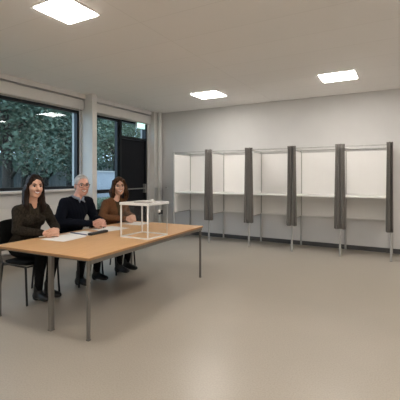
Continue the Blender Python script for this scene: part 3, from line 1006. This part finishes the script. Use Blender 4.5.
# hair styles (all measured from the head centre of a 0.24 m head)
def hair_long(S, hp, hs, Rn):
    e = lambda c, r, k=0.02, cut=False: S.ell(hp(*c), np.array(r) * hs, k, Rn, cut)
    e((-0.018, 0, 0.036), (0.104, 0.084, 0.096), 0.0)
    e((-0.050, 0, -0.04), (0.066, 0.078, 0.10), 0.04)
    e((0.100, 0.002, -0.026), (0.068, 0.060, 0.112), 0.010, True)
    e((0.085, 0, -0.115), (0.09, 0.058, 0.05), 0.01, True)
    for s in (-1, 1):
        pts = [(0.030, s * 0.050, 0.092), (0.026, s * 0.072, 0.03), (-0.004, s * 0.080, -0.05), (-0.002, s * 0.084, -0.13), (0.030, s * 0.086, -0.205), (0.045, s * 0.080, -0.27)]
        rr = [0.014, 0.014, 0.020, 0.028, 0.032, 0.016]
        for a, b, ra, rb in zip(pts, pts[1:], rr, rr[1:]):
            S.cap(hp(*a), hp(*b), ra * hs, rb * hs, 0.015)
        S.cap(hp(-0.05, s * 0.06, -0.05), hp(-0.055, s * 0.075, -0.22), 0.05 * hs, 0.035 * hs, 0.03)
    S.cap(hp(-0.07, 0, -0.05), hp(-0.085, 0, -0.24), 0.055 * hs, 0.04 * hs, 0.03)
    S.warp(lambda X, Y, Z: 0.0022 * np.sin(130 * Y + 40 * X + 6 * np.sin(9 * Z)) * (X < 2))

def hair_wavy(S, hp, hs, Rn):
    e = lambda c, r, k=0.02, cut=False: S.ell(hp(*c), np.array(r) * hs, k, Rn, cut)
    e((-0.018, 0, 0.036), (0.105, 0.086, 0.098), 0.0)
    e((-0.045, 0, -0.04), (0.070, 0.082, 0.10), 0.04)
    e((0.100, 0.004, -0.026), (0.068, 0.059, 0.110), 0.010, True)
    e((0.085, 0, -0.115), (0.09, 0.056, 0.05), 0.01, True)
    for s in (-1, 1):
        for m, (ox, oy) in enumerate(((0.0, 0.0), (-0.035, 0.012), (0.018, 0.004))):
            pts = []
            for j in range(8):
                t = j / 7
                pts.append((0.03 + ox - 0.01 * t + 0.012 * math.sin(t * 10 + m), s * (0.062 + oy + 0.032 * min(1, t * 1.7) + 0.009 * math.sin(t * 11 + m * 2 + s)), 0.080 - 0.275 * t))
            rr = [0.013, 0.015, 0.019, 0.023, 0.026, 0.027, 0.025, 0.014]
            for a, b, ra, rb in zip(pts, pts[1:], rr, rr[1:]):
                S.cap(hp(*a), hp(*b), ra * hs, rb * hs, 0.010)
    S.cap(hp(-0.06, 0, -0.05), hp(-0.07, 0, -0.17), 0.065 * hs, 0.05 * hs, 0.03)
    S.warp(lambda X, Y, Z: 0.0032 * np.sin(110 * Y + 50 * X + 3.0 * np.sin(38 * Z)))

def hair_short(S, hp, hs, Rn):
    e = lambda c, r, k=0.02, cut=False: S.ell(hp(*c), np.array(r) * hs, k, Rn, cut)
    e((-0.016, 0, 0.036), (0.103, 0.0825, 0.0935), 0.0)
    e((-0.030, 0, -0.02), (0.080, 0.080, 0.075), 0.02)
    e((0.100, 0, -0.008), (0.074, 0.094, 0.104), 0.010, True)
    e((0.03, 0, -0.10), (0.13, 0.12, 0.075), 0.010, True)
    S.warp(lambda X, Y, Z: 0.0016 * np.sin(190 * Y + 60 * X) * np.sin(120 * Z + 50 * X))

# clothes
def clothes_w1(c):
    def top(S):
        c['torso'](S, 0.010)
        c['forearms'](S, 0.009, 0.92)
        n = c['neck']
        # collar
        for s in (-1, 1):
            S.cap(n + np.array([-0.055, s * 0.02, 0.030]), n + np.array([0.035, s * 0.060, -0.005]), 0.020, 0.018, 0.015)
            S.cap(n + np.array([0.035, s * 0.060, -0.005]), n + np.array([0.092, s * 0.012, -0.150]), 0.017, 0.012, 0.012)
        S.cap(n + np.array([0.050, 0, 0.06]), n + np.array([0.118, 0, -0.150]), 0.050, 0.014, 0.006, True)
        S.cap(n + np.array([0.0, 0, 0.05]), n + np.array([0.02, 0, 0.16]), 0.056, 0.085, 0.006, True)
        S.warp(lambda X, Y, Z: 0.0020 * np.sin(45 * Z + 30 * X + 20 * np.sin(9 * Y)))
    def tr(S):
        c['legs'](S, 0.009, 0.03, 0.96)
        S.ell((-0.02, 0, 0.60), (0.150, 0.195, 0.115), 0.04)
    return [('blouse', top, 'blouse', 1), ('trousers', tr, 'trousers', 1)]

def clothes_m(c):
    def top(S):
        c['torso'](S, 0.012)
        c['forearms'](S, 0.011, 0.93)
        n = c['neck']
        S.cap(n + np.array([-0.01, 0, 0.02]), n + np.array([0.02, 0, 0.14]), 0.072, 0.10, 0.006, True)
        S.warp(lambda X, Y, Z: 0.0024 * np.sin(40 * Z + 26 * X + 18 * np.sin(8 * Y)))
    def collar(S):
        n = c['neck']
        k = 14
        pts = []
        for i in range(k + 1):
            a = PI * 0.14 + (2 * PI - PI * 0.28) * i / k
            pts.append(n + np.array([0.005 + 0.076 * math.cos(a), 0.078 * math.sin(a), 0.028 - 0.030 * max(0, math.cos(a))]))
        for a, b in zip(pts, pts[1:]):
            S.cap(a + np.array([0, 0, 0.014]), b + np.array([0, 0, 0.014]), 0.011, 0.011, 0.006)
            S.cap(a, b, 0.013, 0.013, 0.006)
        for s in (-1, 1):
            S.cap(n + np.array([0.072, s * 0.032, 0.0]), n + np.array([0.098, s * 0.044, -0.045]), 0.014, 0.008, 0.01)
            S.cap(n + np.array([0.075, s * 0.012, -0.015]), n + np.array([0.085, s * 0.03, -0.028]), 0.010, 0.010, 0.01)
    def tr(S):
        c['legs'](S, 0.011, 0.03, 0.96)
        S.ell((-0.02, 0, 0.60), (0.165, 0.205, 0.115), 0.04)
    return [('pullover', top, 'navy', 1), ('shirt_collar', collar, 'shirt', 1), ('trousers', tr, 'trousers', 1)]

def clothes_w2(c):
    def inner(S):
        c['torso'](S, 0.004, arms=False)
        n = c['neck']
        S.cap(n + np.array([0.0, 0, 0.02]), n + np.array([0.03, 0, 0.14]), 0.062, 0.10, 0.006, True)
        S.cap(n + np.array([0.04, 0, 0.06]), n + np.array([0.12, 0, -0.06]), 0.055, 0.012, 0.006, True)
    def jacket(S):
        c['torso'](S, 0.016)
        c['forearms'](S, 0.012, 0.92)
        n = c['neck']
        for s in (-1, 1):
            S.cap(n + np.array([-0.055, s * 0.025, 0.030]), n + np.array([0.03, s * 0.075, -0.005]), 0.022, 0.020, 0.015)
            S.cap(n + np.array([0.03, s * 0.075, -0.005]), n + np.array([0.098, s * 0.048, -0.20]), 0.020, 0.014, 0.012)
        S.cap(n + np.array([0.055, 0, 0.06]), n + np.array([0.135, 0, -0.30]), 0.074, 0.042, 0.006, True)
        S.cap(n + np.array([0.135, 0, -0.30]), n + np.array([0.11, 0, -0.60]), 0.042, 0.050, 0.006, True)
        S.cap(n + np.array([0.0, 0, 0.03]), n + np.array([0.02, 0, 0.14]), 0.066, 0.09, 0.006, True)
        S.warp(lambda X, Y, Z: 0.0022 * np.sin(42 * Z + 28 * X + 18 * np.sin(9 * Y)))
    def tr(S):
        c['legs'](S, 0.009, 0.03, 0.96)
        S.ell((-0.02, 0, 0.60), (0.150, 0.195, 0.115), 0.04)
    return [('knit_top', inner, 'moss', 1), ('jacket', jacket, 'rust', 1), ('trousers', tr, 'trousers', 1)]

# hands folded on the table: the left one reaches over the right
def folded(cx, cy, z):
    wrist = {-1: (cx - 0.045, cy - 0.085, z), 1: (cx - 0.045, cy + 0.085, z + 0.012)}
    hand = {-1: dict(dir=(0.50, 0.86, 0.0), back=(0.75, -0.40, 0.55), curl=(0.30, 0.50)),
            1: dict(dir=(0.50, -0.86, 0.06), back=(0.75, 0.40, 0.60), curl=(0.35, 0.55))}
    return wrist, hand

FZ = TH + 0.056
w, h = folded(0.50, 0.01, FZ)
make_person(dict(label='woman with long straight dark hair in dark olive blouse, hands folded on table', x=-4.02, y=2.79, rz=0.0, female=True,
    lean=0.10, side=0.005, head=(0.155, 0.02, 1.325), hs=1.13, yaw=-0.33, pitch=0.04, roll=-0.03, shw=0.165, shz=1.035, twist=0.02, bulk=1.0,
    elbow={-1: (0.14, -0.205, 0.815), 1: (0.19, 0.275, 0.815)}, wrist=w, hand=h,
    knee={-1: (0.44, -0.10, 0.575), 1: (0.45, 0.08, 0.575)}, ankle={-1: (0.36, -0.085, 0.115), 1: (0.36, 0.055, 0.115)},
    skin='skin1', hair='hair1', lidmat='hair1', browmat='hair1', lipmat='lips', hairfn=hair_long, clothes=clothes_w1))
w, h = folded(0.515, 0.095, FZ + 0.022)
make_person(dict(label='grey-haired man with glasses in navy pullover, hands clasped on table', x=-4.06, y=3.48, rz=0.0, female=False,
    lean=0.08, side=0.06, head=(0.125, 0.128, 1.318), hs=1.19, yaw=-0.42, pitch=0.04, roll=0.0, shw=0.190, shz=1.075, twist=0.02, bulk=1.08,
    elbow={-1: (0.12, -0.265, 0.825), 1: (0.18, 0.32, 0.825)}, wrist=w, hand=h,
    knee={-1: (0.46, -0.13, 0.58), 1: (0.46, 0.13, 0.58)}, ankle={-1: (0.37, -0.13, 0.115), 1: (0.39, 0.15, 0.115)},
    skin='skin2', hair='hair2', lidmat='brow_grey', browmat='brow_grey', lipmat='lips_m', hairfn=hair_short, clothes=clothes_m, glasses=True))
w, h = folded(0.46, 0.11, FZ + 0.012)
make_person(dict(label='woman with wavy brown hair in brown jacket, hands folded near the table end', x=-4.03, y=4.16, rz=0.0, female=True,
    lean=0.08, side=0.12, head=(0.13, 0.18, 1.288), hs=1.12, yaw=-0.66, pitch=0.04, roll=0.03, shw=0.165, shz=1.01, twist=0.02, bulk=1.0,
    elbow={-1: (0.13, -0.20, 0.815), 1: (0.18, 0.325, 0.815)}, wrist=w, hand=h,
    knee={-1: (0.44, -0.10, 0.575), 1: (0.45, 0.09, 0.575)}, ankle={-1: (0.37, -0.085, 0.115), 1: (0.37, 0.085, 0.115)},
    skin='skin3', hair='hair3', lidmat='hair1', browmat='hair3', lipmat='lips', hairfn=hair_wavy, clothes=clothes_w2))

# ------------------------------------------------------------------ outside the windows
o = struct('ground', box(B(), -60, XL - T - 0.02, -25, 60, -0.5, -0.15), M['grass'], label='lawn outside the windows', cat='lawn')
def tree(x, y, h, cr, n, leafm, label, seed, zlow=1.6):
    rnd = random.Random(seed)
    t = thing('tree', label, 'tree', (x, y, -0.15), 0, 'trees outside the windows')
    bm = B()
    bend = (rnd.uniform(-.3, .3), rnd.uniform(-.3, .3))
    tr = [(bend[0] * s * s, bend[1] * s * s, h * 0.8 * s) for s in (0, 0.15, 0.35, 0.6, 1.0)]
    r0 = 0.030 * h
    tube(bm, tr, [r0 * 1.3, r0, r0 * 0.8, r0 * 0.55, r0 * 0.2], 10)
    blobs = []
    for k in range(9):
        a = k * 2.4 + rnd.uniform(-.4, .4)
        zz = zlow + (h - zlow) * (0.15 + 0.8 * ((k + 0.5) / 9))
        sp = cr * (0.75 if k < 6 else 0.4)
        c = Vector((math.cos(a) * sp * rnd.uniform(.6, 1), math.sin(a) * sp * rnd.uniform(.6, 1), zz))
        blobs.append((c, cr * rnd.uniform(.5, .72)))
        s = min(1, max(0.2, (zz - 0.8) / (h * 0.8)))
        b = Vector((bend[0] * s * s, bend[1] * s * s, max(0.9, zz - 0.9)))
        tube(bm, [b, b.lerp(c, 0.5) + Vector((0, 0, 0.15)), c], [r0 * 0.35, r0 * 0.2, r0 * 0.06], 6)
    blobs.append((Vector((0, 0, (h + zlow) / 2)), cr * 0.8))
    obj('trunk', bm, M['bark'], t, smooth=True)
    V, F = [], []
    n = int(n * 0.78)
    for i in range(n):
        c, r = rnd.choice(blobs)
        d = Vector((rnd.gauss(0, 1), rnd.gauss(0, 1), rnd.gauss(0, 1)))
        d.normalize()
        p = c + Vector((d.x, d.y, d.z * 0.85)) * r * (rnd.random() ** 0.4)
        a = Vector((rnd.gauss(0, 1), rnd.gauss(0, 1), rnd.gauss(0, .6))).normalized()
        b = a.cross(Vector((rnd.gauss(0, 1), rnd.gauss(0, 1), rnd.gauss(0, 1)))).normalized()
        q = a.cross(b)
        s = rnd.uniform(.06, .11)
        k = len(V)
        V += [p - a * s, p + b * s * .5 + q * s * .12, p + a * s, p - b * s * .5 + q * s * .12]
        F += [(k, k + 1, k + 2), (k, k + 2, k + 3)]
    me = bpy.data.meshes.new('foliage')
    me.from_pydata([tuple(v) for v in V], [], F)
    link_mesh('foliage', me, M[leafm], t)
TREES = [
    (-11.5, 7.35, 6.5, 1.7, 10000, 'leaf_a', 'leafy tree at the left end of the wide window'),
    (-12.6, 9.6, 6.2, 1.7, 10000, 'leaf_a', 'leafy tree outside just to the right of the dark-haired woman'),
    (-11.8, 10.4, 6.4, 1.4, 8000, 'leaf_a', 'leafy tree outside near the right end of the wide window'),
    (-15.8, 11.0, 8.0, 2.2, 12000, 'leaf_a', 'tall dark tree further back behind the middle of the wide window'),
    (-16.4, 14.2, 8.0, 2.2, 11000, 'leaf_a', 'tall dark tree further back towards the pillar'),
    (-13.5, 14.8, 7.4, 2.1, 14000, 'leaf_b', 'pale leafy tree seen through the tall window beside the door'),
    (-17.2, 20.0, 9.0, 2.6, 12000, 'leaf_b', 'broad leafy tree far behind the tall window'),
    (-15.0, 6.2, 7.5, 2.0, 8000, 'leaf_a', 'dark tree outside beyond the left edge of the photo'),
    (-21.5, 13.5, 9.5, 2.8, 11000, 'leaf_a', 'farthest tall tree beyond the fence behind the wide window'),
    (-22.0, 18.5, 9.5, 2.8, 11000, 'leaf_a', 'farthest tall tree beyond the fence towards the pillar'),
    (-24.0, 26.0, 10.5, 3.2, 11000, 'leaf_b', 'farthest tall tree beyond the garden wall behind the door'),
]
for i, a in enumerate(TREES):
    tree(*a, seed=100 + i, zlow=1.3)
# board fence behind the trees
t = thing('garden_fence', 'weathered board fence behind the trees outside the wide window', 'fence', (-18.2, 12.0, -0.15))
bm = B()
for k in range(62):
    y = -9 + k * 0.29
    box(bm, -0.012, 0.012, y, y + 0.275, 0.05, 2.6 + 0.02 * math.sin(k * 1.7))
obj('boards', bm, M['fence'], t)
for k in range(10):
    obj('post', box(B(), -0.11, -0.012, -9 + k * 1.99 - 0.05, -9 + k * 1.99 + 0.05, 0, 2.2), M['bark'], t)
# pale garden wall seen through the tall window
t = thing('garden_wall', 'pale rendered garden wall seen through the tall window beside the door', 'wall', (-10.0, 11.6, -0.15), 0.1)
obj('wall_body', box(B(), -0.12, 0.12, -2.4, 2.4, 0, 1.74), M['render'], t)
obj('coping', box(B(), -0.17, 0.17, -2.45, 2.45, 1.7405, 1.79), M['panel_edge'], t)
# clipped hedge in front of it
t = thing('hedge', 'low clipped hedge in front of the pale garden wall outside', 'hedge', (-8.9, 10.2, -0.15), 0.1)
obj('hedge_stems', box(B(), -0.16, 0.16, -1.3, 2.4, 0, 0.6), M['bark'], t)
rnd = random.Random(5)
V, F = [], []
for i in range(9000):
    p = Vector((rnd.uniform(-.3, .3), rnd.uniform(-1.5, 2.6), rnd.uniform(0.03, 0.85)))
    a = Vector((rnd.gauss(0, 1), rnd.gauss(0, 1), rnd.gauss(0, 1))).normalized()
    b = a.cross(Vector((rnd.gauss(0, 1), rnd.gauss(0, 1), rnd.gauss(0, 1)))).normalized()
    k = len(V)
    V += [p - a * .05, p + b * .025, p + a * .05, p - b * .025]
    F += [(k, k + 1, k + 2), (k, k + 2, k + 3)]
me = bpy.data.meshes.new('foliage')
me.from_pydata([tuple(v) for v in V], [], F)
link_mesh('foliage', me, M['leaf_b'], t)

# ------------------------------------------------------------------ world: dull dusk sky
w = bpy.data.worlds.new('dusk')
scene.world = w
w.use_nodes = True
nt = w.node_tree
bg = nt.nodes['Background']
sky = nt.nodes.new('ShaderNodeTexSky')
try:
    sky.sky_type = 'HOSEK_WILKIE'
    sky.turbidity = 6
    sky.sun_direction = (0.6, -0.5, 0.35)
except Exception:
    pass
mx = nt.nodes.new('ShaderNodeMix')
mx.data_type = 'RGBA'
mx.inputs['Factor'].default_value = 0.85
mx.inputs['B'].default_value = (0.62, 0.80, 0.95, 1)
nt.links.new(sky.outputs['Color'], mx.inputs['A'])
nt.links.new(mx.outputs['Result'], bg.inputs['Color'])
bg.inputs['Strength'].default_value = 3.3

# ------------------------------------------------------------------ camera
cam = bpy.data.cameras.new('camera')
co = bpy.data.objects.new('camera', cam)
COL.objects.link(co)
co.location = (0, 0, EYE)
co.rotation_euler = (PI / 2, 0, PSI)
cam.sensor_width = 36
cam.lens = FPX / 400 * 36
cam.shift_y = -(200 - HORIZON) / 400
cam.clip_start = 0.05
scene.camera = co

vs = scene.view_settings
scene.display_settings.display_device = 'sRGB'
vs.view_transform = 'Standard'
vs.look = 'None'
vs.exposure = 0.0
vs.gamma = 1.0
vs.use_curve_mapping = False
